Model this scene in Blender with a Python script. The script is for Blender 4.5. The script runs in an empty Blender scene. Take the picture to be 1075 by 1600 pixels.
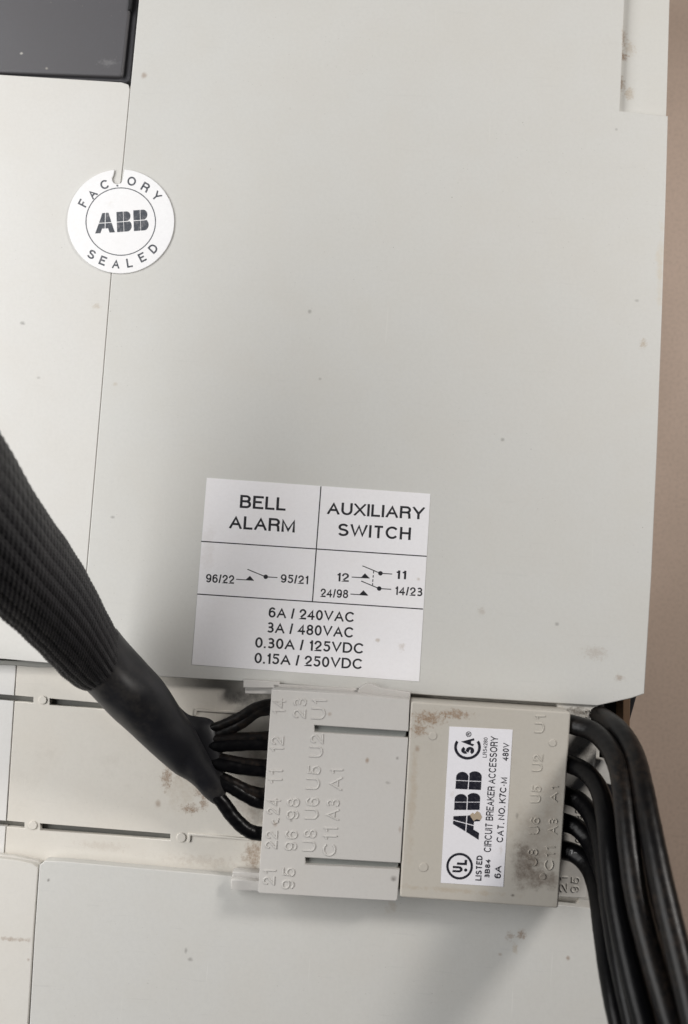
import bpy, bmesh, math, random
from mathutils import Vector, Matrix
random.seed(7)
SC = bpy.context.scene
COL = SC.collection

# ------------------------------------------------------------------ camera
F = 1400.0            # focal length in photo pixels (photo 1075 x 1600)
D = 0.280             # distance to the front face of the breaker, metres
BASE = 0.130          # height of that face above the floor
ax = Vector((35900, -2180, 1400)).normalized()
ay = Vector((1226, 18180, -1400)); ay = (ay - ax * ay.dot(ax)).normalized()
az = ax.cross(ay)
RWC = Matrix((ax, ay, az)).transposed()        # world -> camera
RCW = RWC.transposed()
CAM = RCW @ Vector((0, 0, D)) + Vector((0, 0, BASE))
cd = bpy.data.cameras.new('camera'); cam = bpy.data.objects.new('camera', cd); COL.objects.link(cam)
m = RCW.to_4x4(); m.translation = CAM; cam.matrix_world = m
cd.sensor_fit = 'VERTICAL'; cd.sensor_height = 24; cd.lens = 24 * F / 1600
cd.clip_start = 0.005; cd.clip_end = 20
cd.dof.use_dof = True; cd.dof.focus_distance = D - 0.003; cd.dof.aperture_fstop = 6.5
SC.camera = cam

def P(px, py, z=0.0):
    """photo pixel -> point on the horizontal plane z millimetres above the front cover"""
    d = RCW @ Vector((px - 537.5, 800 - py, -F))
    h = BASE + z / 1000
    k = (h - CAM.z) / d.z
    return CAM + d * k

# ------------------------------------------------------------------ world, lamps, exposure
W = bpy.data.worlds.new('World'); SC.world = W; W.use_nodes = True
W.node_tree.nodes['Background'].inputs[0].default_value = (0.80, 0.86, 1.0, 1)
W.node_tree.nodes['Background'].inputs[1].default_value = 0.03
def area(name, loc, target, size, power, col):
    l = bpy.data.lights.new(name, 'AREA'); l.shape = 'RECTANGLE'; l.size, l.size_y = size; l.energy = power; l.color = col
    o = bpy.data.objects.new(name, l); COL.objects.link(o); o.location = loc
    o.rotation_euler = (Vector(target) - Vector(loc)).to_track_quat('-Z', 'Y').to_euler()
    return o
area('window_light', (-0.46, 0.04, 0.49), (-0.03, 0.0, 0.13), (0.80, 0.35), 4.75, (1.0, 0.992, 0.98))
area('desk_lamp', (0.37, 0.23, 0.43), (0.02, -0.06, 0.13), (0.09, 0.09), 1.55, (1.0, 0.96, 0.92))
SC.view_settings.view_transform = 'Standard'; SC.view_settings.look = 'None'
SC.view_settings.exposure = 0.07; SC.view_settings.gamma = 1.0

# ------------------------------------------------------------------ object helpers
def root(name, label, cat, loc, group=None):
    o = bpy.data.objects.new(name, None); COL.objects.link(o); o.location = loc; o.empty_display_size = 0.01
    o['label'] = label; o['category'] = cat
    if group: o['group'] = group
    return o
def wloc(o):
    v = Vector((0, 0, 0))
    while o is not None:
        v += Vector(o.location); o = o.parent
    return v
def link(name, me, mat, parent=None, label=None, smooth=False):
    if parent is not None:
        me.transform(Matrix.Translation(-wloc(parent)))
    o = bpy.data.objects.new(name, me); COL.objects.link(o)
    if parent is not None: o.parent = parent
    me.materials.clear(); me.materials.append(mat)
    if label: o['label'] = label
    if smooth:
        for p in me.polygons: p.use_smooth = True
    return o
def eval_mesh(obj):
    dg = bpy.context.evaluated_depsgraph_get()
    me = bpy.data.meshes.new_from_object(obj.evaluated_get(dg))
    data = obj.data; bpy.data.objects.remove(obj)
    bpy.data.curves.remove(data)
    return me
def plate_mesh(outline, ztop, zbot, bevel=0.25, holes=(), res=2):
    """outline, holes: photo pixels traced at height ztop; walls go straight down"""
    c = bpy.data.curves.new('c', 'CURVE'); c.dimensions = '2D'; c.fill_mode = 'BOTH'
    for ring in [outline] + list(holes):
        s = c.splines.new('POLY'); s.points.add(len(ring) - 1); s.use_cyclic_u = True
        for i, q in enumerate(ring):
            w = P(q[0], q[1], ztop); s.points[i].co = (w.x * 10, w.y * 10, 0, 1)
    b = bevel / 100
    c.extrude = max((ztop - zbot) / 200 - b, 0.0); c.bevel_depth = b; c.bevel_resolution = res; c.offset = -b
    ob = bpy.data.objects.new('c', c); COL.objects.link(ob)
    me = eval_mesh(ob)
    me.transform(Matrix.Translation((0, 0, BASE + (ztop + zbot) / 2000)) @ Matrix.Scale(0.1, 4))
    return me
def plate(name, outline, ztop, zbot, mat, parent, bevel=0.25, holes=(), label=None, res=2):
    return link(name, plate_mesh(outline, ztop, zbot, bevel, holes, res), mat, parent, label)
def rounded(pts, r, n=4, skip=()):
    out = []; N = len(pts)
    for i, p in enumerate(pts):
        if i in skip: out.append(p); continue
        a = Vector(pts[i - 1]); b = Vector(p); c = Vector(pts[(i + 1) % N])
        rr = min(r, (a - b).length * .45, (c - b).length * .45)
        p0 = b + (a - b).normalized() * rr; p1 = b + (c - b).normalized() * rr
        for k in range(n + 1):
            t = k / n
            q = p0 * (1 - t) ** 2 + b * 2 * t * (1 - t) + p1 * t * t
            out.append((q.x, q.y))
    return out
def circ(cx, cy, r, n=20, ry=None):
    ry = ry or r
    return [(cx + r * math.cos(2 * math.pi * i / n), cy + ry * math.sin(2 * math.pi * i / n)) for i in range(n)]
def polys_mesh(polys, z, thick=0.0):
    """flat print: list of pixel polygons laid at height z (mm); thick gives them sides"""
    bm = bmesh.new()
    for poly in polys:
        vs = [bm.verts.new(P(x, y, z)) for x, y in poly]
        try: f = bm.faces.new(vs)
        except ValueError: continue
        if f.normal.z < 0 or True:
            f.normal_update()
            if f.normal.z < 0: f.normal_flip()
    bmesh.ops.triangulate(bm, faces=bm.faces[:])
    me = bpy.data.meshes.new('m'); bm.to_mesh(me); bm.free(); return me
def stroke(a, b, w):
    a = Vector(a); b = Vector(b); d = (b - a).normalized(); n = Vector((-d.y, d.x)) * w / 2
    return [tuple(a + n), tuple(b + n), tuple(b - n), tuple(a - n)]
def ringpoly(cx, cy, r, w, a0=0, a1=360, n=40, ry=None):
    ry = ry or r; out = []
    for i in range(n):
        t0 = math.radians(a0 + (a1 - a0) * i / n); t1 = math.radians(a0 + (a1 - a0) * (i + 1) / n)
        out.append([(cx + (r + w / 2) * math.cos(t0), cy + (ry + w / 2) * math.sin(t0)),
                    (cx + (r + w / 2) * math.cos(t1), cy + (ry + w / 2) * math.sin(t1)),
                    (cx + (r - w / 2) * math.cos(t1), cy + (ry - w / 2) * math.sin(t1)),
                    (cx + (r - w / 2) * math.cos(t0), cy + (ry - w / 2) * math.sin(t0))])
    return out
# ------------------------------------------------------------------ plain grotesque lettering drawn as strokes
def _arc(cx, cy, rx, ry, a0, a1, n=12):
    return [(cx + rx * math.cos(math.radians(a0 + (a1 - a0) * i / n)), cy + ry * math.sin(math.radians(a0 + (a1 - a0) * i / n))) for i in range(n + 1)]
_six = [[_arc(.5, .31, .5, .31, 0, 360, 24)[:-1], 1], [_arc(.52, .60, .52, .40, 35, 180, 12) + [(0, .31)], 0]]
_nine = [[[(1 - x, 1 - y) for x, y in p], c] for p, c in _six]
GL = {   # character: (ink width in cap heights, strokes as [points, closed])
    'A': (.86, [[[(0, 0), (.5, 1), (1, 0)], 0], [[(.17, .33), (.83, .33)], 0]]),
    'B': (.74, [[[(0, 0), (0, 1), (.55, 1)] + _arc(.55, .765, .37, .235, 90, -90)[1:] + [(.0, .53)], 0], [[(.5, .53)] + _arc(.6, .265, .40, .265, 90, -90) + [(0, 0)], 0]]),
    'C': (.90, [[_arc(.52, .5, .52, .5, 38, 322, 22), 0]]),
    'D': (.82, [[[(0, 0), (0, 1), (.42, 1)] + _arc(.42, .5, .58, .5, 90, -90, 14)[1:], 1]]),
    'E': (.70, [[[(1, 1), (0, 1), (0, 0), (1, 0)], 0], [[(0, .53), (.93, .53)], 0]]),
    'F': (.66, [[[(1, 1), (0, 1), (0, 0)], 0], [[(0, .5), (.88, .5)], 0]]),
    'H': (.78, [[[(0, 0), (0, 1)], 0], [[(1, 0), (1, 1)], 0], [[(0, .53), (1, .53)], 0]]),
    'I': (.0, [[[(.5, 0), (.5, 1)], 0]]),
    'K': (.78, [[[(0, 0), (0, 1)], 0], [[(.95, 1), (0, .36)], 0], [[(.34, .60), (1, 0)], 0]]),
    'L': (.62, [[[(0, 1), (0, 0), (1, 0)], 0]]),
    'M': (.92, [[[(0, 0), (0, 1), (.5, .0), (1, 1), (1, 0)], 0]]),
    'N': (.78, [[[(0, 0), (0, 1), (1, 0), (1, 1)], 0]]),
    'O': (.96, [[_arc(.5, .5, .5, .5, 0, 360, 32)[:-1], 1]]),
    'R': (.78, [[[(0, 0), (0, 1), (.6, 1)] + _arc(.6, .745, .38, .255, 90, -90)[1:] + [(0, .49)], 0], [[(.6, .49)] + _arc(.62, .27, .33, .22, 90, 10, 6) + [(.97, 0)], 0]]),
    'S': (.76, [[_arc(.5, .755, .46, .245, 22, 230, 14) + _arc(.5, .255, .5, .255, 75, -158, 16), 0]]),
    'T': (.78, [[[(0, 1), (1, 1)], 0], [[(.5, 1), (.5, 0)], 0]]),
    'U': (.78, [[[(0, 1), (0, .36)] + _arc(.5, .36, .5, .36, 180, 360, 14)[1:] + [(1, 1)], 0]]),
    'V': (.84, [[[(0, 1), (.5, 0), (1, 1)], 0]]),
    'W': (1.22, [[[(0, 1), (.25, 0), (.5, 1), (.75, 0), (1, 1)], 0]]),
    'X': (.80, [[[(0, 0), (1, 1)], 0], [[(0, 1), (1, 0)], 0]]),
    'Y': (.82, [[[(0, 1), (.5, .42), (1, 1)], 0], [[(.5, .42), (.5, 0)], 0]]),
    '0': (.64, [[_arc(.5, .5, .5, .5, 0, 360, 28)[:-1], 1]]),
    '1': (.36, [[[(1, 0), (1, 1)], 0], [[(0, .80), (.5, .84), (.95, .95)], 0]]),
    '2': (.64, [[_arc(.5, .71, .48, .29, 170, -25, 13) + [(.55, .36), (.15, .14), (0, 0), (1, 0)], 0]]),
    '3': (.64, [[_arc(.46, .765, .43, .235, 148, -90, 14), 0], [[(.34, .525)] + _arc(.48, .262, .5, .262, 90, -146, 14), 0]]),
    '4': (.66, [[[(1, .28), (0, .28), (.74, 1), (.74, 0)], 0]]),
    '5': (.64, [[[(.93, 1), (.22, 1), (.08, .46)] + _arc(.48, .32, .5, .32, 130, -158, 16), 0]]),
    '6': (.64, _six), '9': (.64, _nine),
    '7': (.62, [[[(0, 1), (1, 1), (.6, .55), (.34, 0)], 0]]),
    '8': (.64, [[_arc(.5, .765, .42, .235, 0, 360, 20)[:-1], 1], [_arc(.5, .265, .5, .265, 0, 360, 24)[:-1], 1]]),
    '/': (.30, [[[(0, -.02), (1, 1.02)], 0]]), '-': (.34, [[[(0, .38), (1, .38)], 0]]), '.': (.0, [[[(.5, .0), (.5, .03)], 0]]),
}
def _strokes(s, sw, gap):
    """stroke quads of a line of text; capital height 1, stem width sw"""
    x = 0.0; glyphs = []
    for ch in s:
        if ch == ' ': x += .34; continue
        quads = []; glyphs.append(quads); w, parts = GL[ch]; w = max(w - sw, 0) if w else 0
        for pts, closed in parts:
            q = [Vector((x + sw / 2 + px * w, sw / 2 + py * (1 - sw))) for px, py in pts]
            if ch == '.': q = [Vector((x + sw / 2, 0)), Vector((x + sw / 2, sw))]
            # square ends reach the cap line and baseline
            n = len(q); L, R = [], []
            if not closed and ch != '.':
                for e, o in ((0, 1), (n - 1, n - 2)):
                    d = (q[e] - q[o]).normalized()
                    vertical = abs(d.y) > .9
                    if vertical or abs(d.x) > .98 and len(pts) > 2: q[e] = q[e] + d * sw / 2
                    elif abs(d.y) > .3 and (abs(pts[e][1]) < .01 or abs(pts[e][1] - 1) < .01): q[e] = q[e] + d * sw / 2 / abs(d.y)
            for i in range(n):
                a = q[i - 1] if (i > 0 or closed) else None
                c = q[(i + 1) % n] if (i < n - 1 or closed) else None
                d1 = (q[i] - a).normalized() if a is not None else (c - q[i]).normalized()
                d2 = (c - q[i]).normalized() if c is not None else d1
                t = (d1 + d2); t = t.normalized() if t.length > 1e-6 else d1
                nrm = Vector((-t.y, t.x)); k = max(abs(nrm.dot(Vector((-d1.y, d1.x)))), .42)
                L.append(q[i] + nrm * sw / 2 / k); R.append(q[i] - nrm * sw / 2 / k)
            m_ = n if closed else n - 1
            for i in range(m_):
                j = (i + 1) % n; quads.append([R[i], R[j], L[j], L[i]])
        x += (w + sw) + gap
    return glyphs
from mathutils.geometry import delaunay_2d_cdt
def text_mesh(s, bl, br, tl, z, relief=0.0, bold=0.0, spacing=1.0):
    """letters fitted to the pixel box bl-br-tl, lying at height z; relief (mm) makes them stand proud"""
    sw = .152 + bold * 2.4
    glyphs = _strokes(s, sw, .16 if relief > 0 else .115)
    quads = [q for g_ in glyphs for q in g_]
    allp = [p for q in quads for p in q]
    x0, x1 = min(p.x for p in allp), max(p.x for p in allp); y0, y1 = 0.0, 1.0
    if relief > 0:       # moulded characters: rounded ridges along the strokes
        B = Vector(bl); R = Vector(br); T = Vector(tl); bm = bmesh.new()
        prof = ((0, -.15), (.14, .55), (.32, .95), (.5, 1.03), (.68, .95), (.86, .55), (1, -.15))
        for gi, q in enumerate(quads):
            rows = []
            for a_, b_ in ((q[0], q[3]), (q[1], q[2])):
                row = []
                for t, h in prof:
                    p = a_ + (b_ - a_) * t
                    p2 = B + (R - B) * ((p.x - x0) / (x1 - x0)) + (T - B) * p.y
                    w = P(p2.x, p2.y, z); row.append(bm.verts.new((w.x, w.y, w.z + (h * relief + (gi % 7) * .0012) / 1000)))
                rows.append(row)
            for k in range(len(prof) - 1):
                bm.faces.new((rows[0][k], rows[1][k], rows[1][k + 1], rows[0][k + 1]))
            for rr in rows: bm.faces.new(rr)
        for f in bm.faces:
            f.normal_update()
            if f.normal.z < 0: f.normal_flip()
        me = bpy.data.meshes.new('m'); bm.to_mesh(me); bm.free(); return me
    ov, of = [], []
    for glyph in glyphs:
        verts, faces, tests = [], [], []
        for q in glyph:
            f = []; cc = sum(q, Vector((0, 0))) / 4
            for p in q:
                f.append(len(verts)); verts.append(Vector((p.x + random.uniform(-1, 1) * 6e-5, min(max(p.y, -.005), 1.005) + random.uniform(-1, 1) * 6e-5)))
            a = sum(verts[f[i]].x * verts[f[(i + 1) % 4]].y - verts[f[(i + 1) % 4]].x * verts[f[i]].y for i in range(4))
            if abs(a) < 1e-6: continue
            faces.append(f if a > 0 else f[::-1]); tests.append([verts[k] for k in faces[-1]])
        cv, _ce, cf, *_ = delaunay_2d_cdt(verts, [], faces, 0, 1e-6)
        base = len(ov); ov += list(cv)
        for f in cf:
            c = sum((cv[k] for k in f), Vector((0, 0))) / len(f)
            for t in tests:
                if all((t[(k + 1) % 4] - t[k]).cross(c - t[k]) >= -1e-7 for k in range(4)): of.append([k + base for k in f]); break
    B = Vector(bl); R = Vector(br); T = Vector(tl)
    bm = bmesh.new(); bv = []
    for v in ov:
        q = B + (R - B) * ((v.x - x0) / (x1 - x0)) + (T - B) * ((v.y - y0) / (y1 - y0))
        bv.append(bm.verts.new(P(q.x, q.y, z)))
    for f in of:
        try: bm.faces.new([bv[i] for i in f])
        except ValueError: pass
    bmesh.ops.delete(bm, geom=[v for v in bm.verts if not v.link_faces], context='VERTS')
    bmesh.ops.recalc_face_normals(bm, faces=bm.faces[:])
    for f in bm.faces:
        if f.normal.z < 0: f.normal_flip()
    me = bpy.data.meshes.new('m'); bm.to_mesh(me); bm.free(); return me
def join_meshes(ms):
    bm = bmesh.new()
    for me in ms:
        bm.from_mesh(me); bpy.data.meshes.remove(me)
    out = bpy.data.meshes.new('m'); bm.to_mesh(out); bm.free(); return out
def zoom(ox, oy, s):
    return lambda x, y: (ox + x / s, oy + y / s)

def spline(pts, step):
    """Catmull-Rom through the control rows (any length tuples)"""
    pts = [tuple(p) for p in pts]
    ext = [tuple(2 * a - b for a, b in zip(pts[0], pts[1]))] + pts + [tuple(2 * a - b for a, b in zip(pts[-1], pts[-2]))]
    out = []
    for i in range(1, len(ext) - 2):
        p0, p1, p2, p3 = ext[i - 1:i + 3]
        for k in range(step):
            t = k / step
            out.append(tuple(0.5 * (2 * b + (c - a) * t + (2 * a - 5 * b + 4 * c - d) * t * t + (3 * b - a - 3 * c + d) * t ** 3)
                             for a, b, c, d in zip(p0, p1, p2, p3)))
    out.append(pts[-1]); return out
def tube(pts, seg=24, step=14, wob=0.0):
    """pts: (px, py, z mm, radius mm) -> swept mesh"""
    rows = spline(pts, step)
    cs = [P(r[0], r[1], r[2]) for r in rows]
    vs, fs = [], []
    up = Vector((0, 0, 1))
    for i, c in enumerate(cs):
        t = (cs[min(i + 1, len(cs) - 1)] - cs[max(i - 1, 0)]).normalized()
        n = (up - t * up.dot(t)).normalized(); up = n
        b = t.cross(n)
        for k in range(seg):
            a = 2 * math.pi * k / seg
            rad = rows[i][3] / 1000 * (1 + wob * math.sin(i * .9 + 2 * a) * math.sin(i * .37))
            vs.append(c + (n * math.cos(a) + b * math.sin(a)) * rad)
    for i in range(len(cs) - 1):
        for k in range(seg):
            k2 = (k + 1) % seg
            fs.append((i * seg + k, i * seg + k2, (i + 1) * seg + k2, (i + 1) * seg + k))
    fs.append(tuple(range(seg))[::-1]); fs.append(tuple((len(cs) - 1) * seg + k for k in range(seg)))
    me = bpy.data.meshes.new('m'); me.from_pydata(vs, [], fs); me.update()
    uv = me.uv_layers.new(name='UVMap')
    for poly in me.polygons:
        for li in poly.loop_indices:
            vi = me.loops[li].vertex_index
            uv.data[li].uv = ((vi % seg) / seg, (vi // seg) * 0.02)
    return me
def loft(secs, seg=48, step=10, disp=None, cap=True, tilt=0.0):
    """secs: (ax,ay, bx,by, z mm, half thickness mm): an oval between two silhouette pixels"""
    rows = spline(secs, step); vs, fs = [], []
    for i, r in enumerate(rows):
        A = P(r[0], r[1], r[4]); B = P(r[2], r[3], r[4]); c = (A + B) / 2; h = (A - B) / 2
        for k in range(seg):
            a = 2 * math.pi * k / seg
            q = h * math.cos(a) + (Vector((0, 0, 1)) + h.normalized().cross(Vector((0, 0, 1))) * tilt) * (r[5] / 1000 * math.sin(a))
            if disp: q = q * (1 + disp(a, i / step, i))
            vs.append(c + q)
    for i in range(len(rows) - 1):
        for k in range(seg):
            k2 = (k + 1) % seg
            fs.append((i * seg + k, i * seg + k2, (i + 1) * seg + k2, (i + 1) * seg + k))
    if cap:
        fs.append(tuple(range(seg))[::-1]); fs.append(tuple((len(rows) - 1) * seg + k for k in range(seg)))
    me = bpy.data.meshes.new('m'); me.from_pydata(vs, [], fs); me.update()
    bm = bmesh.new(); bm.from_mesh(me); bmesh.ops.recalc_face_normals(bm, faces=bm.faces[:]); bm.to_mesh(me); bm.free()
    return me

# ------------------------------------------------------------------ materials
def newmat(name):
    mt = bpy.data.materials.new(name); mt.use_nodes = True
    nt = mt.node_tree; b = nt.nodes['Principled BSDF']; return mt, nt, b
def nd(nt, t, **kw):
    n = nt.nodes.new(t)
    for k, v in kw.items(): setattr(n, k, v)
    return n
def mathn(nt, op, a, b=None, clamp=False):
    n = nd(nt, 'ShaderNodeMath', operation=op, use_clamp=clamp)
    for i, v in enumerate((a, b)):
        if v is None: continue
        if isinstance(v, (int, float)): n.inputs[i].default_value = v
        else: nt.links.new(v, n.inputs[i])
    return n.outputs[0]
def maprange(nt, v, a, b, c=0.0, d=1.0):
    n = nd(nt, 'ShaderNodeMapRange', interpolation_type='SMOOTHSTEP'); nt.links.new(v, n.inputs[0])
    for i, x in enumerate((a, b, c, d)): n.inputs[i + 1].default_value = x
    return n.outputs[0]
def noise(nt, pos, scale, detail=4, rough=.55):
    n = nd(nt, 'ShaderNodeTexNoise'); n.inputs['Scale'].default_value = scale; n.inputs['Detail'].default_value = detail
    n.inputs['Roughness'].default_value = rough; nt.links.new(pos, n.inputs['Vector']); return n.outputs[0]
def mixc(nt, fac, a, b):
    n = nd(nt, 'ShaderNodeMix', data_type='RGBA')
    if isinstance(fac, (int, float)): n.inputs[0].default_value = fac
    else: nt.links.new(fac, n.inputs[0])
    for s, v in ((6, a), (7, b)):
        if isinstance(v, tuple): n.inputs[s].default_value = (*v, 1)
        else: nt.links.new(v, n.inputs[s])
    return n.outputs[2]
def plastic(name, col, rough=.5, stains_and_shade=(), specks=0.5, speck_col=(.12, .10, .08), vary=.06, tint=(.60, .52, .40), bump=.15, grime=0.0, streaks=0.0):
    """moulded plastic with yellowing, grime, specks and hand-placed stain or painted shade spots (px, py, z, rx, ry, colour, strength, noise scale)"""
    mt, nt, b = newmat(name)
    pos = nd(nt, 'ShaderNodeNewGeometry').outputs['Position']
    n1 = noise(nt, pos, 14, 3)
    c = mixc(nt, maprange(nt, n1, .35, .75, 0, vary), col, tint)
    n2 = noise(nt, pos, 900, 5, .7)
    c = mixc(nt, maprange(nt, n2, .3, .8, 0, .22), c, tuple(x * .80 for x in col))
    c = mixc(nt, maprange(nt, noise(nt, pos, 55, 5, .65), .35, .7, 0, .22), c, tuple(x * y for x, y in zip(col, (.93, .90, .86))))
    if grime > 0:
        g = mathn(nt, 'MULTIPLY', maprange(nt, noise(nt, pos, 60, 8, .75), .52, .72, 0, 1), grime)
        c = mixc(nt, g, c, (.22, .17, .12))
    if streaks > 0:
        mp = nd(nt, 'ShaderNodeMapping'); nt.links.new(pos, mp.inputs[0]); mp.inputs['Scale'].default_value = (60, 900, 60)
        mp.inputs['Rotation'].default_value = (0, 0, .9)
        s = maprange(nt, noise(nt, mp.outputs[0], 1, 2), .66, .74, 0, streaks)
        c = mixc(nt, s, c, tuple(x * .7 for x in col))
    if streaks > 0:
        mp = nd(nt, 'ShaderNodeMapping'); nt.links.new(pos, mp.inputs[0]); mp.inputs['Scale'].default_value = (1500, 35, 60); mp.inputs['Rotation'].default_value = (0, 0, -.6)
        s = mathn(nt, 'MULTIPLY', maprange(nt, noise(nt, mp.outputs[0], 1, 1), .72, .78, 0, streaks * 1.6), maprange(nt, noise(nt, pos, 30, 2), .5, .6))
        c = mixc(nt, s, c, tuple(min(x * 1.3, .85) for x in col))
    if specks > 0:
        for sc_, th, q, st in ((700, .15, .78, .40), (280, .060, .74, .8)):
            v = nd(nt, 'ShaderNodeTexVoronoi'); v.inputs['Scale'].default_value = sc_; nt.links.new(pos, v.inputs['Vector'])
            wob = mathn(nt, 'ADD', v.outputs['Distance'], mathn(nt, 'MULTIPLY', mathn(nt, 'SUBTRACT', n2, .5), .12))
            near = maprange(nt, wob, th * .35, th, 1, 0)
            sep = nd(nt, 'ShaderNodeSeparateColor'); nt.links.new(v.outputs['Color'], sep.inputs[0])
            pick = mathn(nt, 'GREATER_THAN', sep.outputs[0], q)
            area_ = maprange(nt, noise(nt, pos, 22, 2), .42, .62)
            k = mathn(nt, 'MULTIPLY', mathn(nt, 'MULTIPLY', near, pick), mathn(nt, 'MULTIPLY', area_, specks * st))
            c = mixc(nt, k, c, speck_col)
    for (px, py, z, rx, ry, sc_, st, ns) in stains_and_shade:
        w = P(px, py, z); mm = (D - z / 1000) / F
        sub = nd(nt, 'ShaderNodeVectorMath', operation='SUBTRACT'); nt.links.new(pos, sub.inputs[0]); sub.inputs[1].default_value = w
        mul = nd(nt, 'ShaderNodeVectorMath', operation='MULTIPLY'); nt.links.new(sub.outputs[0], mul.inputs[0])
        mul.inputs[1].default_value = (1 / (rx * mm), 1 / (ry * mm), 0)
        ln = nd(nt, 'ShaderNodeVectorMath', operation='LENGTH'); nt.links.new(mul.outputs[0], ln.inputs[0])
        nn = noise(nt, pos, ns, 6, .7)
        e = mathn(nt, 'ADD', ln.outputs['Value'], mathn(nt, 'MULTIPLY', mathn(nt, 'SUBTRACT', nn, .5), 3.6 if rx > 7 or ry > 7 else 1.4))
        k = maprange(nt, e, .1, 1.15, 1, 0)
        if rx > 7 or ry > 7: k = mathn(nt, 'MULTIPLY', k, maprange(nt, noise(nt, pos, ns * 3.3, 4, .75), .34, .6, .5, 1))
        c = mixc(nt, mathn(nt, 'MULTIPLY', k, st), c, sc_)
    nt.links.new(c, b.inputs['Base Color'])
    rr = maprange(nt, n1, .3, .7, rough - .06, rough + .08); nt.links.new(rr, b.inputs['Roughness'])
    b.inputs['Specular IOR Level'].default_value = .35
    bp = nd(nt, 'ShaderNodeBump'); bp.inputs['Strength'].default_value = bump; bp.inputs['Distance'].default_value = .00006
    nt.links.new(noise(nt, pos, 2600, 3, .6), bp.inputs['Height']); nt.links.new(bp.outputs[0], b.inputs['Normal'])
    return mt
BR = (.23, .135, .07); TAN = (.38, .29, .19); DK = (.07, .055, .045)
M = {}
M['cover'] = plastic('pale_grey_plastic', (.60, .597, .572), .46, specks=.6, vary=.05, streaks=.07, stains_and_shade=[
    (1005, 537, 0, 7, 8, TAN, .7, 700), (995, 470, 0, 4, 3, DK, .3, 500), (225, 118, 0, 6, 7, BR, .5, 900),
    (785, 687, 0, 4, 4, DK, .4, 900), (484, 487, 0, 4, 4, DK, .4, 900), (963, 202, 0, 3, 3, DK, .3, 900),
    (975, 60, 0, 4, 40, TAN, .6, 500), (500, 592, 0, 3, 3, DK, .3, 900), (968, 1060, 0, 8, 6, BR, .5, 700),
    (870, 975, 0, 4, 4, DK, .4, 900), (930, 1020, 0, 22, 12, BR, .3, 900), (752, 955, 0, 6, 8, BR, .3, 900),
    (1032, 420, 0, 7, 70, (.56, .49, .38), .5, 200), (176, 808, 0, 4, 3, DK, .4, 900), (180, 600, 0, 5, 4, TAN, .3, 900)])
M['ledge'] = plastic('grimy_ledge_plastic', (.60, .595, .565), .5, specks=.5, stains_and_shade=[
    (972, 60, -2, 9, 18, BR, .6, 900), (974, 88, -2, 9, 9, BR, .9, 800), (970, 130, -2, 8, 14, BR, .75, 900), (982, 145, -2, 9, 12, TAN, .6, 700),
    (984, 75, -2, 10, 14, TAN, .5, 900)])
M['leftcover'] = plastic('cream_grey_plastic', (.645, .637, .612), .42, specks=.4, vary=.06, streaks=.06, stains_and_shade=[
    (35, 505, 0, 5, 4, DK, .5, 900), (150, 478, 0, 9, 5, TAN, .4, 700), (60, 590, 0, 4, 3, DK, .3, 900)])
M['lower'] = plastic('pale_lower_cover_plastic', (.60, .594, .568), .47, specks=.5, streaks=.18, stains_and_shade=[
    (815, 1462, 0, 9, 8, BR, .75, 900), (797, 1464, 0, 6, 8, BR, .5, 900), (806, 1482, 0, 5, 9, TAN, .5, 900), (888, 1498, 0, 4, 4, BR, .6, 900),
    (782, 1492, 0, 4, 3, BR, .4, 900), (290, 1486, 0, 3, 5, DK, .4, 900), (75, 1376, 0, 3, 3, DK, .6, 900), (297, 1500, 0, 5, 4, DK, .4, 900), (612, 1418, 0, 10, 12, TAN, .3, 700)])
M['lowerleft'] = plastic('cream_side_cover_plastic', (.66, .64, .60), .45, specks=.25, stains_and_shade=[
    (20, 1468, -.3, 45, 4, BR, .5, 500), (44, 1500, -.3, 3, 3, BR, .5, 900)])
M['band'] = plastic('yellowed_ivory_plastic', (.665, .635, .58), .45, specks=.4, vary=.12, grime=.10, streaks=.10, stains_and_shade=[
    (261, 1215, -4, 9, 20, BR, .8, 900), (298, 1264, -4, 15, 8, BR, .85, 900), (312, 1238, -4, 8, 12, BR, .6, 900), (318, 1255, -4, 7, 12, BR, .7, 900), (286, 1236, -4, 30, 32, TAN, .25, 300),
    (247, 1256, -4, 6, 7, BR, .5, 900), (160, 1322, -4, 45, 9, BR, .18, 900), (320, 1345, -4, 60, 10, BR, .22, 700), (395, 1090, -4, 40, 16, DK, .55, 260),  # last dark spot paints the shade under the connector's upper left lug
    (398, 1335, -4, 18, 26, BR, .7, 500), (405, 1215, -4, 16, 110, DK, .35, 150), (285, 1213, -4, 14, 8, BR, .3, 900), (390, 1240, -4, 28, 70, BR, .25, 500)])  # tall dark spot paints shade along the grey connector's left side
M['bandpale'] = plastic('pale_band_plastic', (.70, .69, .67), .45, specks=.25)
M['mid'] = plastic('grey_connector_plastic', (.565, .548, .525), .45, specks=.35, vary=.05, stains_and_shade=[
    (574, 1188, 9, 4, 5, BR, .6, 900), (515, 1116, 9, 4, 4, BR, .4, 900), (615, 1373, 9, 6, 5, DK, .6, 900), (606, 1223, 9, 5, 3, DK, .3, 900),
    (625, 1296, 9, 3, 7, BR, .4, 700), (430, 1288, 9, 4, 5, BR, .4, 900), (455, 1282, 9, 3, 3, DK, .4, 900), (621, 1185, 9, 3, 3, DK, .5, 900)])
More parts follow.
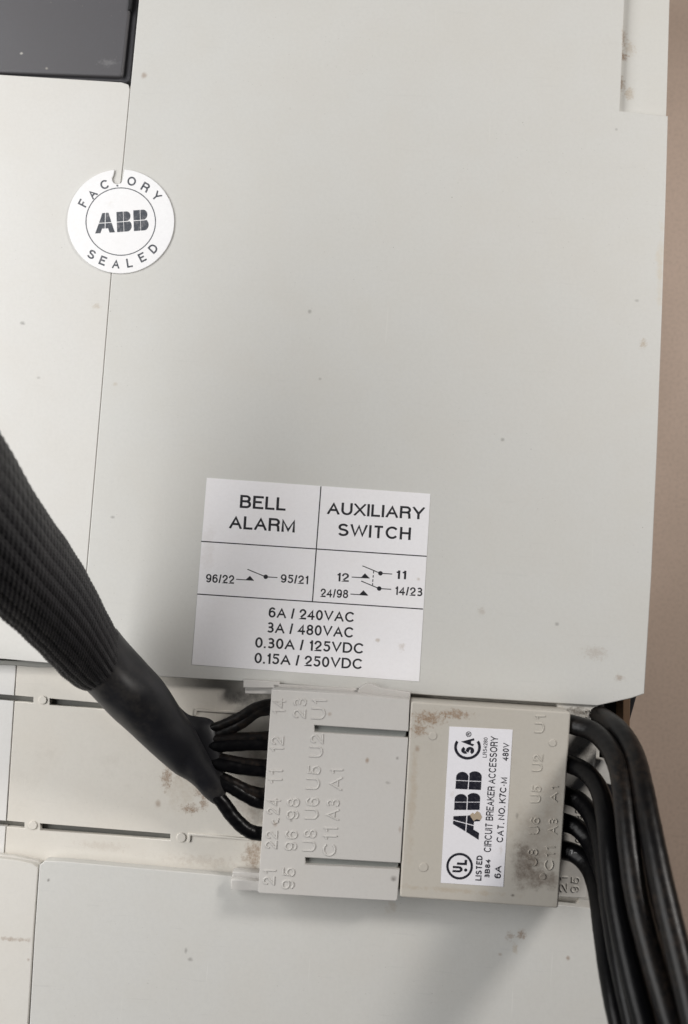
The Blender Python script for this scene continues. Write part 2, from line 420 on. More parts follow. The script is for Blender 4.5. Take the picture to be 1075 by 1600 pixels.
M['right'] = plastic('stained_beige_plastic', (.505, .477, .428), .47, specks=.45, vary=.16, grime=.12, stains_and_shade=[
    (672, 1122, 9, 28, 12, BR, .85, 900), (655, 1140, 9, 14, 12, BR, .8, 900), (712, 1116, 9, 24, 8, BR, .8, 900), (652, 1170, 9, 5, 6, BR, .5, 900),
    (645, 1250, 9, 6, 90, TAN, .35, 300), (720, 1392, 9, 90, 5, TAN, .4, 300), (825, 1354, 9, 24, 30, (.10, .065, .045), .68, 170), (847, 1374, 9, 26, 18, (.10, .065, .045), .6, 240), (838, 1290, 9, 40, 60, (.22, .16, .11), .3, 120),  # last spot is a wide, faint brown darkening of the right side
    (815, 1330, 9, 12, 14, (.10, .07, .05), .6, 700), (808, 1275, 9, 3, 6, DK, .4, 700), (801, 1399, 9, 4, 3, DK, .7, 700), (865, 1250, 9, 20, 60, BR, .15, 500)])
M['recept'] = plastic('white_terminal_plastic', (.62, .60, .56), .45, specks=.7, grime=.2, stains_and_shade=[
    (905, 1112, -.9, 24, 9, (.10, .075, .05), .75, 900), (915, 1178, 2, 24, 8, DK, .5, 700), (903, 1310, 2, 16, 8, DK, .3, 700)])
M['base'] = plastic('white_base_plastic', (.62, .61, .58), .5, specks=.4)
M['darkpanel'] = plastic('dark_grey_plastic', (.097, .095, .102), .42, specks=.6, speck_col=(.40, .38, .34), vary=.0, bump=.4, stains_and_shade=[
    (28, 75, 2, 3, 3, (.5, .48, .44), .8, 900), (68, 99, 2, 3, 3, (.4, .38, .34), .7, 900), (165, 90, 2, 16, 7, (.3, .3, .3), .3, 900)])
M['darkrim'] = plastic('darker_rim_plastic', (.066, .065, .072), .4, specks=.4, speck_col=(.35, .32, .28), vary=0)
M['black'] = plastic('black_plastic', (.012, .012, .014), .5, specks=0, vary=0)
M['brown'] = plastic('brown_metal_edge', (.16, .10, .06), .5, specks=.2, vary=0)
M['gap'] = plastic('recess_shade_dark_plastic', (.15, .155, .148), .6, specks=.2, vary=.2)  # dark colour paints the shade in slots and gap; also the dark boss
M['slot_shade'] = plastic('slot_shade_grey', (.24, .25, .24), .6, specks=.1)  # shade inside the connector slots painted as a darker floor colour
M['seam'] = plastic('dusty_seam_plastic', (.44, .39, .32), .6, specks=.3)
def paper(name, col, stains_and_shade=()):
    return plastic(name, col, .35, specks=.18, speck_col=(.35, .28, .2), vary=.02, bump=.08, stains_and_shade=stains_and_shade)
M['label'] = paper('white_sticker_paper', (.86, .85, .87), [(590, 1000, .1, 5, 4, TAN, .5, 700), (628, 1010, .1, 6, 8, TAN, .35, 700), (654, 905, .1, 4, 3, TAN, .4, 700), (325, 860, .1, 14, 40, TAN, .12, 200)])
M['label2'] = paper('white_connector_sticker', (.82, .81, .85), [(706, 1240, 9.1, 5, 8, TAN, .2, 700), (783, 1330, 9.1, 3, 10, TAN, .3, 700)])
M['seal'] = paper('white_seal_plastic', (.86, .86, .87), [(172, 318, .4, 8, 9, (.6, .56, .5), .2, 700)])
def ink(name, col, wear=.0, scale=1500):
    mt, nt, b = newmat(name)
    pos = nd(nt, 'ShaderNodeNewGeometry').outputs['Position']
    c = mixc(nt, maprange(nt, noise(nt, pos, scale, 4, .7), .45, .75, 0, wear), col, (.35, .34, .35))
    nt.links.new(c, b.inputs['Base Color']); b.inputs['Roughness'].default_value = .4; return mt
M['ink'] = ink('black_print', (.018, .018, .022), .12)
M['ink2'] = ink('worn_black_print', (.012, .012, .020), .10)
M['inkgrey'] = ink('soft_grey_print', (.055, .062, .075), .5, 700)
M['inkwhite'] = ink('pale_wire_print', (.16, .16, .16), .2)
M['chip'] = plastic('torn_paper_core', (.42, .34, .25), .7, specks=.3)
def rubber(name, col, rough=.38, dust=.3, dustcol=(.10, .075, .055), dscale=500, bump=.2):
    mt, nt, b = newmat(name)
    pos = nd(nt, 'ShaderNodeNewGeometry').outputs['Position']
    n1 = noise(nt, pos, 45, 4); n2 = noise(nt, pos, dscale, 6, .75)
    k = mathn(nt, 'MULTIPLY', maprange(nt, n1, .35, .7), maprange(nt, n2, .38, .72, 0, dust))
    nt.links.new(mixc(nt, k, col, dustcol), b.inputs['Base Color'])
    nt.links.new(mathn(nt, 'ADD', mathn(nt, 'MULTIPLY', n2, .25), rough - .1), b.inputs['Roughness'])
    b.inputs['Specular IOR Level'].default_value = .4
    bp = nd(nt, 'ShaderNodeBump'); bp.inputs['Strength'].default_value = bump; bp.inputs['Distance'].default_value = .0002
    nt.links.new(n2, bp.inputs['Height']); nt.links.new(bp.outputs[0], b.inputs['Normal'])
    return mt
M['wire'] = rubber('black_wire_jacket', (.0022, .0022, .0027), .30, .10, (.04, .033, .03))
for _m in ('wire',): M[_m].node_tree.nodes['Principled BSDF'].inputs['Specular IOR Level'].default_value = .17
M['wire_dusty'] = rubber('dusty_wire_jacket', (.0035, .0033, .0036), .34, .8, (.030, .021, .015))
M['wire_dusty'].node_tree.nodes['Principled BSDF'].inputs['Specular IOR Level'].default_value = .24
M['shrink'] = rubber('matte_heat_shrink', (.011, .011, .0135), .40, .8, (.055, .05, .044), 120, .12)
M['braid'] = rubber('woven_sleeve_fibre', (.0105, .010, .0118), .34, .5, (.05, .044, .044), 1400, .5)
mt, nt, b = newmat('tan_floor')
pos = nd(nt, 'ShaderNodeNewGeometry').outputs['Position']
c = mixc(nt, maprange(nt, noise(nt, pos, 9, 5), .3, .7), (.66, .515, .42), (.55, .425, .34))
c = mixc(nt, maprange(nt, noise(nt, pos, 900, 3), .4, .8, 0, .4), c, (.24, .18, .14))
nt.links.new(c, b.inputs['Base Color']); b.inputs['Roughness'].default_value = .6; M['floor'] = mt

# ------------------------------------------------------------------ floor
bm = bmesh.new(); bmesh.ops.create_grid(bm, x_segments=8, y_segments=8, size=4.0)
me = bpy.data.meshes.new('m'); bm.to_mesh(me); bm.free()
fl = link('floor', me, M['floor']); fl['kind'] = 'structure'; fl['label'] = 'blurred tan floor seen past the right edge of the breaker'

# ------------------------------------------------------------------ circuit breaker
brk = root('circuit_breaker', 'large pale grey moulded circuit breaker housing with stickers, filling the photo', 'circuit breaker', (0, 0, 0))
plate('base_housing', [(-420, -420), (962, -420), (950, 1060), (938, 1150), (930, 1420), (925, 2050), (-420, 2050)], -8, -129.6, M['base'], brk, .6)
plate('upper_cover', [(249, -420), (236, -200), (217, 0), (203.5, 138), (193, 250), (174, 428), (160, 600), (136, 885), (121, 1049), (265, 1058.5), (425, 1067), (680, 1087), (933, 1103),
      (987, 1091), (1007, 1084), (1018, 900), (1027, 700), (1035, 480), (1041, 290), (1044, 181), (968.5, 173), (976, 0), (995, -420)], 0, -7.5, M['cover'], brk, .34, res=3)
plate('recessed_ledge', [(970, -420), (1062, -420), (1046.5, 0), (1041.5, 176), (1040, 190), (955, 186)], -2.2, -7.4, M['ledge'], brk, .25)
plate('side_wall', [(985, -420), (1052, -420), (1037, 190), (1000, 1040), (975, 1050), (955, 1045)], -7.6, -60, M['base'], brk, .3)
plate('side_cover', [(-420, 108), (-50, 113.5), (190, 128.5), (200.5, 132), (202.6, 140), (192.2, 250), (173.2, 428), (159.2, 600), (135.2, 885), (120.4, 1040), (90, 1037), (0, 1029), (-420, 1004)],
      -.15, -7.5, M['leftcover'], brk, .16)
plate('operator_surround', [(-420, -420), (244, -420), (232, -200), (215, -2), (203, 126), (196, 129.5), (188, 127), (-420, 104)], -2.6, -7.5, M['darkrim'], brk, .3)
plate('operator_panel', rounded([(-420, -420), (226, -420), (204, 0), (191, 119), (-420, 98)], 5), -.9, -2.7, M['darkpanel'], brk, .7, res=4)
plate('trim_strip', [(217, -420), (229, -420), (210, -30), (204, 14), (199, 15), (207, -60)], -.4, -2.7, M['black'], brk, .2)

plate('seam_lip', [(207, 132), (203, 136), (189.5, 250), (170.5, 428), (156.5, 600), (132.5, 885), (118, 1040), (122, 1041), (138, 885), (162, 600), (176, 428), (195, 250), (209, 136)], -.55, -7, M['seam'], brk, .05)
# recessed band with slots
z5 = zoom(100, 1020, 2.986); zA = zoom(0, 1000, 2.667)
slots = [
    [(77.5, 1091.5), (180, 1100.5), (180, 1110), (77.5, 1101)],
    [(62.5, 1286.8), (266, 1303), (266, 1313.2), (62.5, 1297)]]
plate('recess_band', [(27, 1030), (900, 1085), (905, 1425), (400, 1385), (40, 1358), (7, 1350), (8, 1325), (10.2, 1292), (38, 1294.5), (38, 1285), (10.7, 1282.5), (22.8, 1096), (52, 1098.5), (52, 1089), (23.3, 1086.5)], -4, -6.4, M['band'], brk, .22, holes=slots)
plate('recess_band', [(-420, 1000), (25.4, 1032), (21.8, 1086.8), (-80, 1078), (-80, 1086), (21.3, 1094.8), (9.2, 1282.8), (-80, 1275), (-80, 1283), (8.7, 1290.8), (6.3, 1325), (5.5, 1352), (-420, 1330)], -4.1, -6.4, M['bandpale'], brk, .15)
plate('slot_backing', [(-300, 1040), (420, 1090), (420, 1350), (-300, 1310)], -6.6, -7.9, M['gap'], brk, .1)
for (x, y, r) in ((66.5, 1094, 6.5), (51, 1290, 6.8), (283, 1309, 7.5)):
    plate('peg', circ(x, y, r), -3.6, -4.5, M['band'], brk, .22)
for pts in ([(294, 1302), (404, 1311), (404, 1314.5), (298, 1306), (297, 1316), (293, 1316)],
            [(304, 1107), (404, 1114), (404, 1117.5), (307.5, 1111), (307, 1118), (303, 1118)]):
    plate('moulded_ridge', pts, -3.5, -4.5, M['band'], brk, .2)

# lower covers
plate('lower_cover', [(70, 1345), (100, 1346), (345, 1367.5), (640, 1390), (985, 1425), (1000, 1700), (990, 2050), (30, 2050), (46, 1600), (54, 1460), (61.5, 1352)], -.4, -7.5, M['lower'], brk, .3)
plate('lower_side_cover', [(-420, 1312), (0, 1341), (25, 1344), (50, 1349), (59.5, 1355), (53, 1450), (43.5, 1600), (27, 2050), (-420, 2050)], -.5, -7.5, M['lowerleft'], brk, .3)
plate('lower_cover_lip', [(-420, 1304), (20, 1337), (58, 1345), (66, 1352), (40, 1356), (-420, 1326)], -2.2, -7.4, M['lowerleft'], brk, .2)
plate('gap_shade_strip', [(-420, 1014), (30, 1033), (60, 1029.5), (110, 1030), (118, 1042), (60, 1043), (24, 1040), (-420, 1026)], -1.2, -4.2, M['gap'], brk, .2)  # added dark strip standing for the shaded gap below the side cover

# the dark housing that shows below the cover's corner
plate('terminal_housing', [(944, 1070), (1000, 1070), (975, 1160), (962, 1400), (940, 1400), (950, 1190)], -20, -129, M['black'], brk, .5)
plate('housing_flange', [(974, 1060), (986, 1060), (984, 1140), (982, 1200), (975, 1200), (973, 1140)], -12, -60, M['brown'], brk, .3)
plate('white_spacer', [(928, 1185), (953, 1190), (964, 1200), (960, 1228), (930, 1220)], -3, -8.5, M['base'], brk, .4)

# factory seal sticker over the seam
zs = zoom(90, 250, 5.375)
def sealpt(ang, r=1.0):
    a = math.radians(ang); return zs(530 + 449 * r * math.cos(a), 515 - 437 * r * math.sin(a))
outl = [sealpt(a) for a in [86.2 - 2.6 * k for k in range(0, 136)] if a > -263]
outl = [sealpt(86 - (86 + 263) * k / 110) for k in range(111)]
outl += [zs(472, 105), zs(468, 128), zs(456, 150), zs(458, 172), zs(472, 194), zs(500, 207), zs(530, 195), zs(548, 165), zs(553, 120)]
zs_seal = .45
seal = plate('factory_seal', outl, zs_seal, 0, M['seal'], brk, .12, label='round white plastic seal bridging the seam, lettered in grey')
link('printed_ring', polys_mesh(ringpoly(*zs(530, 517), 292 / 5.375, 8 / 5.375, n=72, ry=283 / 5.375), zs_seal + .03), M['inkgrey'], seal)
ms = []
def at_angle(ch, x, y, rot, h=76, w=None):
    c = Vector((x, y)); a = math.radians(rot); r = Vector((math.cos(a), -math.sin(a))); u = Vector((-math.sin(a), -math.cos(a)))
    w = w or {'F': 50, 'A': 66, 'C': 66, 'O': 72, 'R': 62, 'Y': 66, 'S': 60, 'E': 54, 'L': 48, 'D': 62}[ch]
    b_ = c - r * w / 2 - u * h / 2
    return text_mesh(ch, zs(*b_), zs(*(b_ + r * w)), zs(*(b_ + u * h)), zs_seal + .03, bold=.012)
for ch, x, y, rot in (('F', 213, 362, 63), ('A', 292, 285, 48), ('C', 392, 207, 22), ('O', 622, 178, -14), ('R', 738, 228, -30), ('Y', 832, 302, -48)):
    ms.append(at_angle(ch, x, y, rot))
ms.append(polys_mesh([[zs(492, 211), zs(512, 211), zs(508, 222), zs(495, 222)]], zs_seal + .03))
link('printed_word', join_meshes(ms), M['inkgrey'], seal)
ms = []
for ch, x, y, rot in (('S', 287, 793, -34), ('E', 380, 845, -21), ('A', 490, 873, -5), ('L', 603, 864, 9), ('E', 710, 817, 27), ('D', 803, 743, 45)):
    ms.append(at_angle(ch, x, y, rot))
link('printed_word', join_meshes(ms), M['inkgrey'], seal)

G = .018
def A_poly():
    L = [[(0, 0), (.27, 0), (.345, .22), (.5 - G, .22), (.5 - G, .5 - G), (.175, .5 - G)], [(.19, .5 + G), (.5 - G, .5 + G), (.5 - G, 1), (.345, 1)]]
    return L + [[(1 - x, y) for x, y in reversed(p)] for p in L]
def B_poly():
    arc = lambda cx, cy, rx, ry, a0, a1, n=8: [(cx + rx * math.cos(math.radians(a0 + (a1 - a0) * i / n)), cy + ry * math.sin(math.radians(a0 + (a1 - a0) * i / n))) for i in range(n + 1)]
    lo = [(.46 + G, 0)] + arc(.70, .27, .30, .27, -90, 58) + [(.76, .5 - G), (.46 + G, .5 - G)]
    up = [(.46 + G, .5 + G), (.72, .5 + G)] + arc(.66, .76, .28, .24, -50, 90) + [(.46 + G, 1)]
    return [[(0, 0), (.46 - G, 0), (.46 - G, .5 - G), (0, .5 - G)], [(0, .5 + G), (.46 - G, .5 + G), (.46 - G, 1), (0, 1)], lo, up]
def logo(boxes, z):
    polys = []
    for kind, bl, br, tl in boxes:
        B = Vector(bl); R = Vector(br) - B; T = Vector(tl) - B
        for p in (A_poly() if kind == 'A' else B_poly()):
            polys.append([tuple(B + R * x + T * y) for x, y in p])
    return polys_mesh(polys, z)
link('printed_logo', logo([('A', zs(315, 617), zs(481, 607), zs(318, 449)), ('B', zs(500, 606), zs(624, 597), zs(494, 437)), ('B', zs(641, 597), zs(766, 588), zs(635, 423))], zs_seal + .03), M['inkgrey'], seal)

# rating sticker
zl = zoom(280, 720, 2.56)
lab = plate('rating_label', [zl(110, 68), zl(1005, 132), zl(960, 883), zl(50, 815)], .12, 0, M['label'], brk, .03, label='white sticker ruled into alarm and switch diagrams')
ZI = .14
rules = [stroke(zl(567, 102), zl(533, 562), 1.7), stroke(zl(88, 322), zl(990, 382), 1.7), stroke(zl(72, 533), zl(975, 593), 1.7)]
link('printed_rules', polys_mesh(rules, ZI), M['ink'], lab)
for s, x0, y0, x1, y1, h in (('BELL', 242, 188, 425, 200, 52), ('ALARM', 198, 270, 462, 287, 52), ('AUXILIARY', 590, 213, 982, 235, 49), ('SWITCH', 635, 300, 925, 317, 50),
        ('96/22', 106, 486, 219, 492, 34), ('95/21', 405, 487, 515, 494, 34), ('12', 631, 482, 678, 484, 34), ('11', 867, 472, 907, 474, 34),
        ('24/98', 562, 544, 675, 550, 34), ('14/23', 863, 536, 972, 542, 34), ('6A / 240VAC', 357, 626, 698, 646, 41), ('3A / 480VAC', 352, 687, 695, 708, 42),
        ('0.30A / 125VDC', 303, 747, 735, 772, 42), ('0.15A / 250VDC', 300, 809, 730, 834, 42)):
    big = h > 45
    link('printed_text', text_mesh(s, zl(x0, y0), zl(x1, y1), zl(x0 + h * .06, y0 - h), ZI, bold=.007 if big else .006), M['ink'], lab)
dg = []
for a, b2 in (((228, 474), (298, 478)), ((273, 434), (346, 464)), ((346, 464), (393, 467)), ((690, 465), (761, 469)), ((733, 420), (805, 450)), ((805, 450), (852, 453)),
              ((728, 481), (800, 511)), ((800, 511), (848, 514)), ((685, 533), (754, 538)), ((778, 440), (777, 450)), ((776.5, 457), (775.5, 467)), ((775, 474), (774, 484)), ((774, 489), (773.5, 497))):
    dg.append(stroke(zl(*a), zl(*b2), 1.4))
for x, y in ((346, 464), (805, 450), (800, 511)): dg.append(circ(*zl(x, y), 9 / 2.56, 16))
for t in (((264, 477), (300, 480), (283, 460)), ((727, 467), (762, 470), (743, 450)), ((720, 535), (756, 538), (737, 518))): dg.append([zl(*q) for q in t])
for k, p in enumerate(dg): link('printed_mark', polys_mesh([p], ZI + .001 * k), M['ink'], lab)

# ------------------------------------------------------------------ grey plug connector (left one)
z6 = zoom(350, 1040, 3.468); ZM = 9.0
plug = root('plug_connector', 'grey plug connector with raised terminal numbers, fed by five wires from the left', 'connector', P(520, 1240, -4))
face = [z6(258, 130), z6(640, 152), z6(1006, 184), z6(1000, 357), z6(490, 323), z6(489, 361), z6(998, 391), z6(957, 1071), z6(441, 1040), z6(440, 1078), z6(952, 1103),
        z6(940, 1266), z6(930, 1277), z6(600, 1258), z6(192, 1233), z6(184, 1224)]
plate('body', face, ZM, -3.9, M['mid'], plug, .25)
plate('slot_floor', [z6(480, 315), z6(990, 350), z6(980, 400), z6(480, 370)], ZM - 1.5, ZM - 5, M['slot_shade'], plug, .1)
plate('slot_floor', [z6(430, 1030), z6(945, 1060), z6(942, 1112), z6(430, 1085)], ZM - 1.5, ZM - 5, M['slot_shade'], plug, .1)
plate('shoulder', [z6(770, 98), z6(800, 100), z6(850, 122), z6(1010, 145), z6(1010, 190), z6(720, 165), z6(730, 122)], 3.0, -3.5, M['mid'], plug, .3)
plate('shoulder', [z6(265, 98), z6(745, 128), z6(745, 165), z6(262, 140)], 1.6, -3.5, M['mid'], plug, .3)
for quad, zz in (([z6(105, 75), z6(300, 88), z6(300, 122), z6(104, 120)], 1.6), ([z6(112, 118), z6(300, 120), z6(300, 156), z6(114, 152)], .2),
                 ([z6(38, 1158), z6(240, 1170), z6(240, 1228), z6(36, 1214)], 3.2), ([z6(46, 1118), z6(240, 1125), z6(240, 1175), z6(44, 1160)], .6)):
    plate('latch_lug', quad, zz, -3.6, M['mid'], plug, .3)
def relief(s, xl, xr, yt, yb, zf, Z, mat, parent, rel=.26, tilt=.06, bold=.0, name='raised_number'):
    """letters standing proud, reading upward; glyph box xl..xr (letter height) and yt..yb (reading length)"""
    dx = (yb - yt) * tilt
    return link(name, text_mesh(s, zf(xr - dx * .5, yb), zf(xr + dx * .5, yt), zf(xl - dx * .5, yb - (xr - xl) * .03), Z, relief=rel, bold=bold), mat, parent)
for s, xl, xr, yt, yb in (('14', 266, 332, 180, 263), ('23', 376, 446, 176, 292), ('U1', 478, 552, 184, 294), ('12', 254, 324, 384, 467), ('U2', 466, 538, 372, 500),
        ('11', 246, 314, 564, 640), ('U5', 450, 522, 542, 675), ('A1', 575, 640, 560, 680), ('24', 234, 302, 720, 812), ('98', 340, 408, 716, 836), ('U6', 442, 514, 714, 836),
        ('A3', 555, 624, 724, 842), ('22', 224, 290, 896, 998), ('96', 330, 398, 892, 1005), ('U8', 430, 500, 887, 1010), ('C11', 538, 610, 876, 1036),
        ('21', 212, 278, 1106, 1194), ('95', 314, 384, 1094, 1214)):
    relief(s, xl, xr, yt, yb, z6, ZM, M['mid'], plug)
plate('raised_tick', [z6(258, 842), z6(270, 862), z6(292, 852), z6(298, 828), z6(288, 828), z6(284, 846), z6(270, 852), z6(266, 838)], ZM + .25, ZM - .2, M['mid'], plug, .08)

# ------------------------------------------------------------------ beige accessory connector (right one)
z7 = zoom(610, 1070, 3.468)
acc = root('accessory_connector', 'stained beige accessory connector carrying a white sticker with a large logo', 'connector', P(755, 1255, -4))
aface = rounded([z7(112, 90), z7(978, 148), z7(910, 1212), z7(50, 1152)], 5)
plate('body', aface, ZM, -3.9, M['right'], acc, .55, res=3)
lb = plate('sticker', [z7(320, 226), z7(663, 243), z7(612, 1095), z7(272, 1073)], ZM + .12, ZM - .1, M['label2'], acc, .03, label='white printed sticker with a torn spot on its logo')
ZL = ZM + .145
def up_text(s, x0, y0, x1, y1, h, bold=0.0, mat='ink2'):
    """reads upward: baseline from (x0,y0) at the bottom to (x1,y1) at the top, letters h tall to the left"""
    d = (Vector((x1, y1)) - Vector((x0, y0))).normalized(); n = Vector((d.y, -d.x))
    return link('printed_text', text_mesh(s, z7(x0, y0), z7(x1, y1), z7(x0 + n.x * h, y0 + n.y * h), ZL, bold=bold), M[mat], lb)
up_text('LISTED', 493, 1062, 500, 926, 33, .025)
up_text('3B84', 537, 1046, 543, 947, 28, .025)
up_text('6A', 598, 1050, 602, 980, 36, .01)
up_text('CIRCUIT BREAKER ACCESSORY', 545, 908, 584, 280, 40, .004)
up_text('CAT. NO. K7C-M', 610, 855, 633, 503, 36, .008)
up_text('480V', 638, 415, 646, 316, 34, .01)
up_text('LR54280', 521, 395, 528, 286, 22, 0)
link('printed_logo', logo([('A', z7(478, 840), z7(488, 702), z7(335, 780 + 22)), ('B', z7(483, 678), z7(488, 586), z7(345, 678)), ('B', z7(490, 570), z7(497, 470), z7(352, 564))], ZL), M['ink2'], lb)
ul = ringpoly(*z7(375, 983), 66 / 3.468, 13 / 3.468)
mk = join_meshes([polys_mesh(ul, ZL), text_mesh('U', z7(390, 1018), z7(393, 984), z7(336, 1015), ZL, bold=.05), text_mesh('L', z7(414, 978), z7(417, 949), z7(360, 975), ZL, bold=.05),
                  polys_mesh([circ(*z7(408, 1004), 9 / 3.468, 14)], ZL)])
link('printed_emblem', mk, M['ink2'], lb)
mk = join_meshes([polys_mesh(ringpoly(*z7(418, 338), 65 / 3.468, 15 / 3.468, a0=-32, a1=212, ry=60 / 3.468), ZL),
                  text_mesh('S', z7(452, 378), z7(456, 338), z7(382, 372), ZL, bold=.05), text_mesh('A', z7(452, 334), z7(457, 290), z7(380, 330), ZL, bold=.05),
                  polys_mesh(ringpoly(*z7(424, 268), 13 / 3.468, 4 / 3.468), ZL), text_mesh('R', z7(430, 275), z7(431, 262), z7(416, 274), ZL, bold=.03)])
link('printed_emblem', mk, M['ink2'], lb)
chip = [z7(455, 700), z7(470, 684), z7(484, 692), z7(497, 716), z7(488, 734), z7(468, 728), z7(450, 738), z7(430, 706), z7(446, 692)]
link('torn_patch', polys_mesh([chip], ZL + .02), M['chip'], lb)
for s, xl, xr, yt, yb in (('U1', 785, 835, 165, 264), ('U2', 772, 824, 378, 472), ('U5', 762, 815, 546, 642), ('U6', 756, 808, 718, 812), ('U8', 742, 798, 888, 984),
                          ('A1', 868, 905, 548, 638), ('A3', 856, 904, 724, 812), ('C11', 836, 886, 874, 1008)):
    relief(s, xl, xr, yt, yb, z7, ZM, M['right'], acc, .24)
for x, y, r in ((230, 278, 22), (880, 316, 20), (180, 990, 24), (826, 1040, 18)):
    plate('moulded_pip', circ(*z7(x, y), r / 3.468, 18), ZM + .22, ZM - .2, M['right'], acc, .15)

# ------------------------------------------------------------------ white terminal block behind it
z8 = zoom(840, 1060, 4.443)
tb = root('terminal_block', 'white terminal block partly hidden behind the beige connector and black wires', 'terminal block', P(880, 1260, -8))
ZT = -0.9
plate('body', rounded([z8(140, 115), z8(425, 130), z8(418, 330), z8(408, 530), z8(372, 1000), z8(352, 1330), z8(338, 1528), z8(90, 1515)], 3), ZT, -7.6, M['recept'], tb, .35)
plate('round_boss', circ(*z8(372, 1410), 34 / 4.443, 18), -.5, -7.6, M['gap'], tb, .3)
for s, xl, xr, yt, yb in (('95', 232, 292, 1378, 1488), ('21', 150, 208, 1372, 1490), ('23', 318, 372, 216, 300), ('96', 262, 318, 1100, 1190), ('98', 262, 312, 900, 985)):
    relief(s, xl, xr, yt, yb, z8, ZT, M['recept'], tb, .3, tilt=.04)

# ------------------------------------------------------------------ braided cable on the left
cab = root('cable', 'thick black cable in braided sleeve ending in heat shrink and five wires', 'cable', P(250, 1150, -4))
def braid(a, t, i):
    u = a + t * .06
    rib = .036 * abs(math.sin(u * 13)) ** .8 + .012 * math.sin(a * 3 + t)
    w = math.sin(u * 52 + i * .46) * math.sin(u * 52 - i * .46)
    return rib - .03 + .016 * w + .006 * math.sin(i * .13 + a * 2)
TILT = .55
sl = [(-215, 330, -300, 640, 92, 17), (-120, 478, -190, 775, 82, 16), (-45, 605, -88, 880, 72, 15), (0, 678, -20, 945, 63, 14.5), (60, 781, 36, 994, 50, 13.5), (102, 842, 72, 1029, 40, 12.5),
      (133, 893, 100, 1058, 32, 11.5), (163, 951, 122, 1074, 25, 10.5), (184, 992, 137, 1076, 21, 9.8), (194, 1016, 150, 1088, 19, 9)]
link('braided_sleeve', loft(sl, 360, 60, braid, tilt=TILT), M['braid'], cab, smooth=True)
def crease(a, t, i):
    return .010 * math.sin(a * 3 + t * 2.1) + .007 * math.sin(a * 5 - t * 3.3) + (.05 * math.exp(-((t - 5.6) / .5) ** 2) * math.sin(a * 2 + 1))
sh = [(184, 985, 124, 1063, 21, 10.9), (205, 1013, 143, 1084, 18.5, 10.9), (230, 1038, 170, 1112, 16.5, 10.2), (252, 1062, 198, 1139, 14.2, 9.0), (274, 1094, 234, 1174, 11.8, 7.4), (291, 1120, 264, 1200, 10.3, 6.0),
      (307, 1146, 286, 1214, 9, 4.8), (322, 1172, 303, 1228, 8, 3.9), (337, 1198, 318, 1243, 7.2, 3.1), (350, 1222, 331, 1254, 6.6, 2.4), (354, 1232, 338, 1255, 6.4, 1.6)]
link('heat_shrink', loft(sh, 64, 12, crease, tilt=TILT * .8), M['shrink'], cab, smooth=True)
wb = [(268, 1092, 262, 1140, 7.5, 3.0), (292, 1115, 282, 1165, 6.6, 3.2), (308, 1120, 300, 1195, 6.2, 3.3), (322, 1122, 318, 1215, 6.0, 3.3), (333, 1127, 334, 1232, 5.8, 3.1), (341, 1142, 345, 1240, 5.6, 2.7), (345, 1160, 353, 1240, 5.6, 2.0)]
link('heat_shrink_flap', loft(wb, 48, 8, lambda a, t, i: .02 * math.sin(a * 6 + t) * math.cos(a)), M['shrink'], cab, smooth=True)
for pts, mm_ in (([(318, 1140, 6.5, 1.3), (345, 1133, 6.6, 1.4), (378, 1118, 6.4, 1.5), (402, 1104, 5.5, 1.5), (440, 1096, 4, 1.5)], 1),
            ([(315, 1148, 6, 1.5), (345, 1145, 6, 1.6), (376, 1131, 5.8, 1.7), (404, 1112, 5, 1.7), (440, 1108, 4, 1.7)], 1),
            ([(318, 1155, 6.8, 1.6), (352, 1154, 6.6, 1.6), (390, 1152, 6, 1.6), (450, 1150, 5, 1.6)], 1),
            ([(318, 1166, 7, 2), (352, 1164, 6.8, 2.1), (390, 1162, 6, 2.1), (450, 1162, 5, 2.1)], 0),
            ([(320, 1180, 6.6, 1.5), (352, 1186, 6.6, 1.5), (388, 1192, 6, 1.5), (450, 1196, 5, 1.5)], 1),
            ([(320, 1188, 7, 2), (353, 1195, 7, 2.1), (388, 1201, 6, 2.1), (450, 1207, 5, 2.1)], 0),
            ([(330, 1208, 6.4, 1.7), (360, 1222, 6.4, 1.8), (390, 1236, 6, 1.8), (440, 1246, 5, 1.8)], 1),
            ([(330, 1215, 7, 1.9), (360, 1229, 6.8, 2.0), (386, 1244, 6.2, 2.0), (406, 1253, 5.6, 2.0), (450, 1260, 5, 2.0)], 0),
            ([(322, 1225, 7.2, 2.0), (345, 1250, 7.0, 2.15), (365, 1277, 6.6, 2.15), (384, 1295, 6.2, 2.1), (402, 1302, 5.4, 2.1), (440, 1304, 4.6, 2.0)], 0)):
    link('wire', tube(pts, 20, 12, .03), M['wire_dusty'] if mm_ else M['wire'], cab, smooth=True)

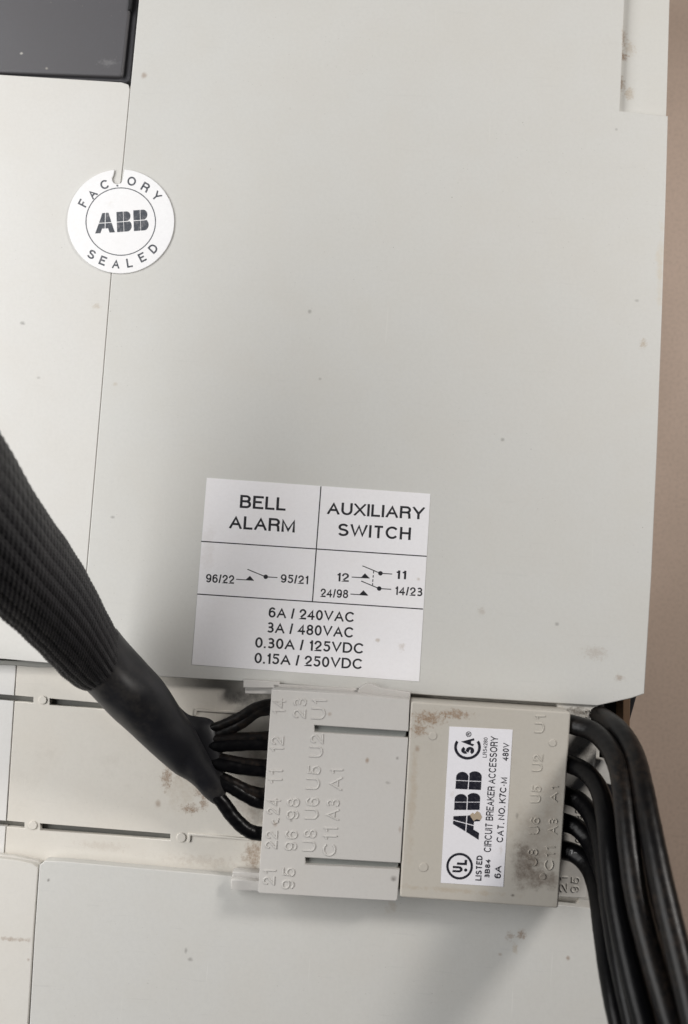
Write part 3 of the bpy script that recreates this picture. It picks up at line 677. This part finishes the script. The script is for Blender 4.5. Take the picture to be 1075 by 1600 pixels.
# ------------------------------------------------------------------ black wires on the right, one thing each
g = 'black wires leaving the beige connector'
def rw(label, pts, mat='wire'):
    w0 = pts[0]
    r = root('wire', label, 'wire', P(w0[0], w0[1], w0[2]), g)
    q = link('jacket', tube(pts, 28, 16, .01), M[mat], r, smooth=True)
    return r
rw('outermost black wire of the bundle, arching right against the tan floor', [(905, 1110, -6, 2.9), (938, 1119, -1, 3.0), (968, 1142, 12, 3.0), (990, 1178, 22, 2.95), (1003, 1228, 31, 3.0),
    (1015, 1290, 39, 3.05), (1031, 1370, 47, 3.15), (1052, 1460, 54, 3.2), (1077, 1560, 61, 3.2), (1100, 1660, 67, 2.8), (1140, 1800, 75, 2.8), (1200, 2000, 84, 2.8)], 'wire_dusty')
rw('topmost black wire out of the beige connector beside the U1 mark', [(868, 1126, 3, 2.8), (893, 1132, 5, 2.9), (928, 1144, 10, 2.9), (953, 1170, 18, 2.9), (968, 1207, 26, 2.8),
    (976, 1260, 33, 2.9), (984, 1330, 40, 3.0), (997, 1410, 46, 3.1), (1020, 1500, 52, 3.1), (1050, 1600, 58, 3.1), (1092, 1740, 65, 2.65), (1150, 1900, 72, 2.65)], 'wire_dusty')
rw('second black wire down on the beige connector beside the U2 mark', [(865, 1188, 3, 2.7), (890, 1194, 5, 2.7), (916, 1207, 11, 2.7), (936, 1234, 18, 2.7), (947, 1278, 26, 2.8),
    (954, 1340, 34, 2.9), (965, 1420, 41, 3.0), (984, 1510, 48, 3.0), (1008, 1600, 54, 3.0), (1048, 1740, 62, 2.55), (1100, 1900, 70, 2.55)])
rw('third black wire down, just below the U2 wire in the bundle', [(865, 1239, 2, 2.7), (886, 1243, 3, 2.7), (908, 1254, 6, 2.7), (928, 1282, 12, 2.7), (941, 1330, 21, 2.6), (950, 1400, 32, 2.5),
    (966, 1500, 43, 2.4), (988, 1600, 51, 2.4), (1022, 1740, 60, 2.4), (1070, 1900, 68, 2.4)])
rw('fourth black wire down, between the A3 mark and the printed wire', [(860, 1281, 2, 2.7), (882, 1285, 3, 2.7), (904, 1295, 5, 2.7), (925, 1322, 9, 2.7), (945, 1372, 20, 2.6), (966, 1450, 34, 2.5),
    (990, 1530, 43, 2.4), (1012, 1610, 50, 2.4), (1045, 1760, 58, 2.4), (1085, 1900, 64, 2.4)])
w6 = rw('lowest black wire of the bundle with faint printed characters on it', [(858, 1325, 3, 2.8), (880, 1328, 4, 2.8), (902, 1336, 6, 2.8), (922, 1358, 10, 2.8), (934, 1395, 18, 2.7), (941, 1450, 29, 2.6),
    (952, 1530, 40, 2.5), (968, 1610, 48, 2.4), (1002, 1740, 57, 2.4), (1050, 1900, 66, 2.4)])
rw('black wire running down the middle of the bundle between the two dusty wires', [(968, 1160, 2, 2.4), (980, 1215, 18, 2.6), (992, 1280, 30, 2.5), (1002, 1360, 40, 2.5), (1018, 1450, 47, 2.5), (1040, 1540, 53, 2.5),
    (1062, 1620, 58, 2.5), (1108, 1780, 66, 2.5), (1162, 1950, 74, 2.5)])
me = text_mesh('105', (889, 1334), (911, 1346), (890.5, 1325.5), 7.2, bold=-.01)
x0 = P(889, 1334, 7.2).x
for v in me.vertices: v.co.z += (v.co.x - x0) * .50 + .0003
link('printed_characters', me, M['inkwhite'], w6)
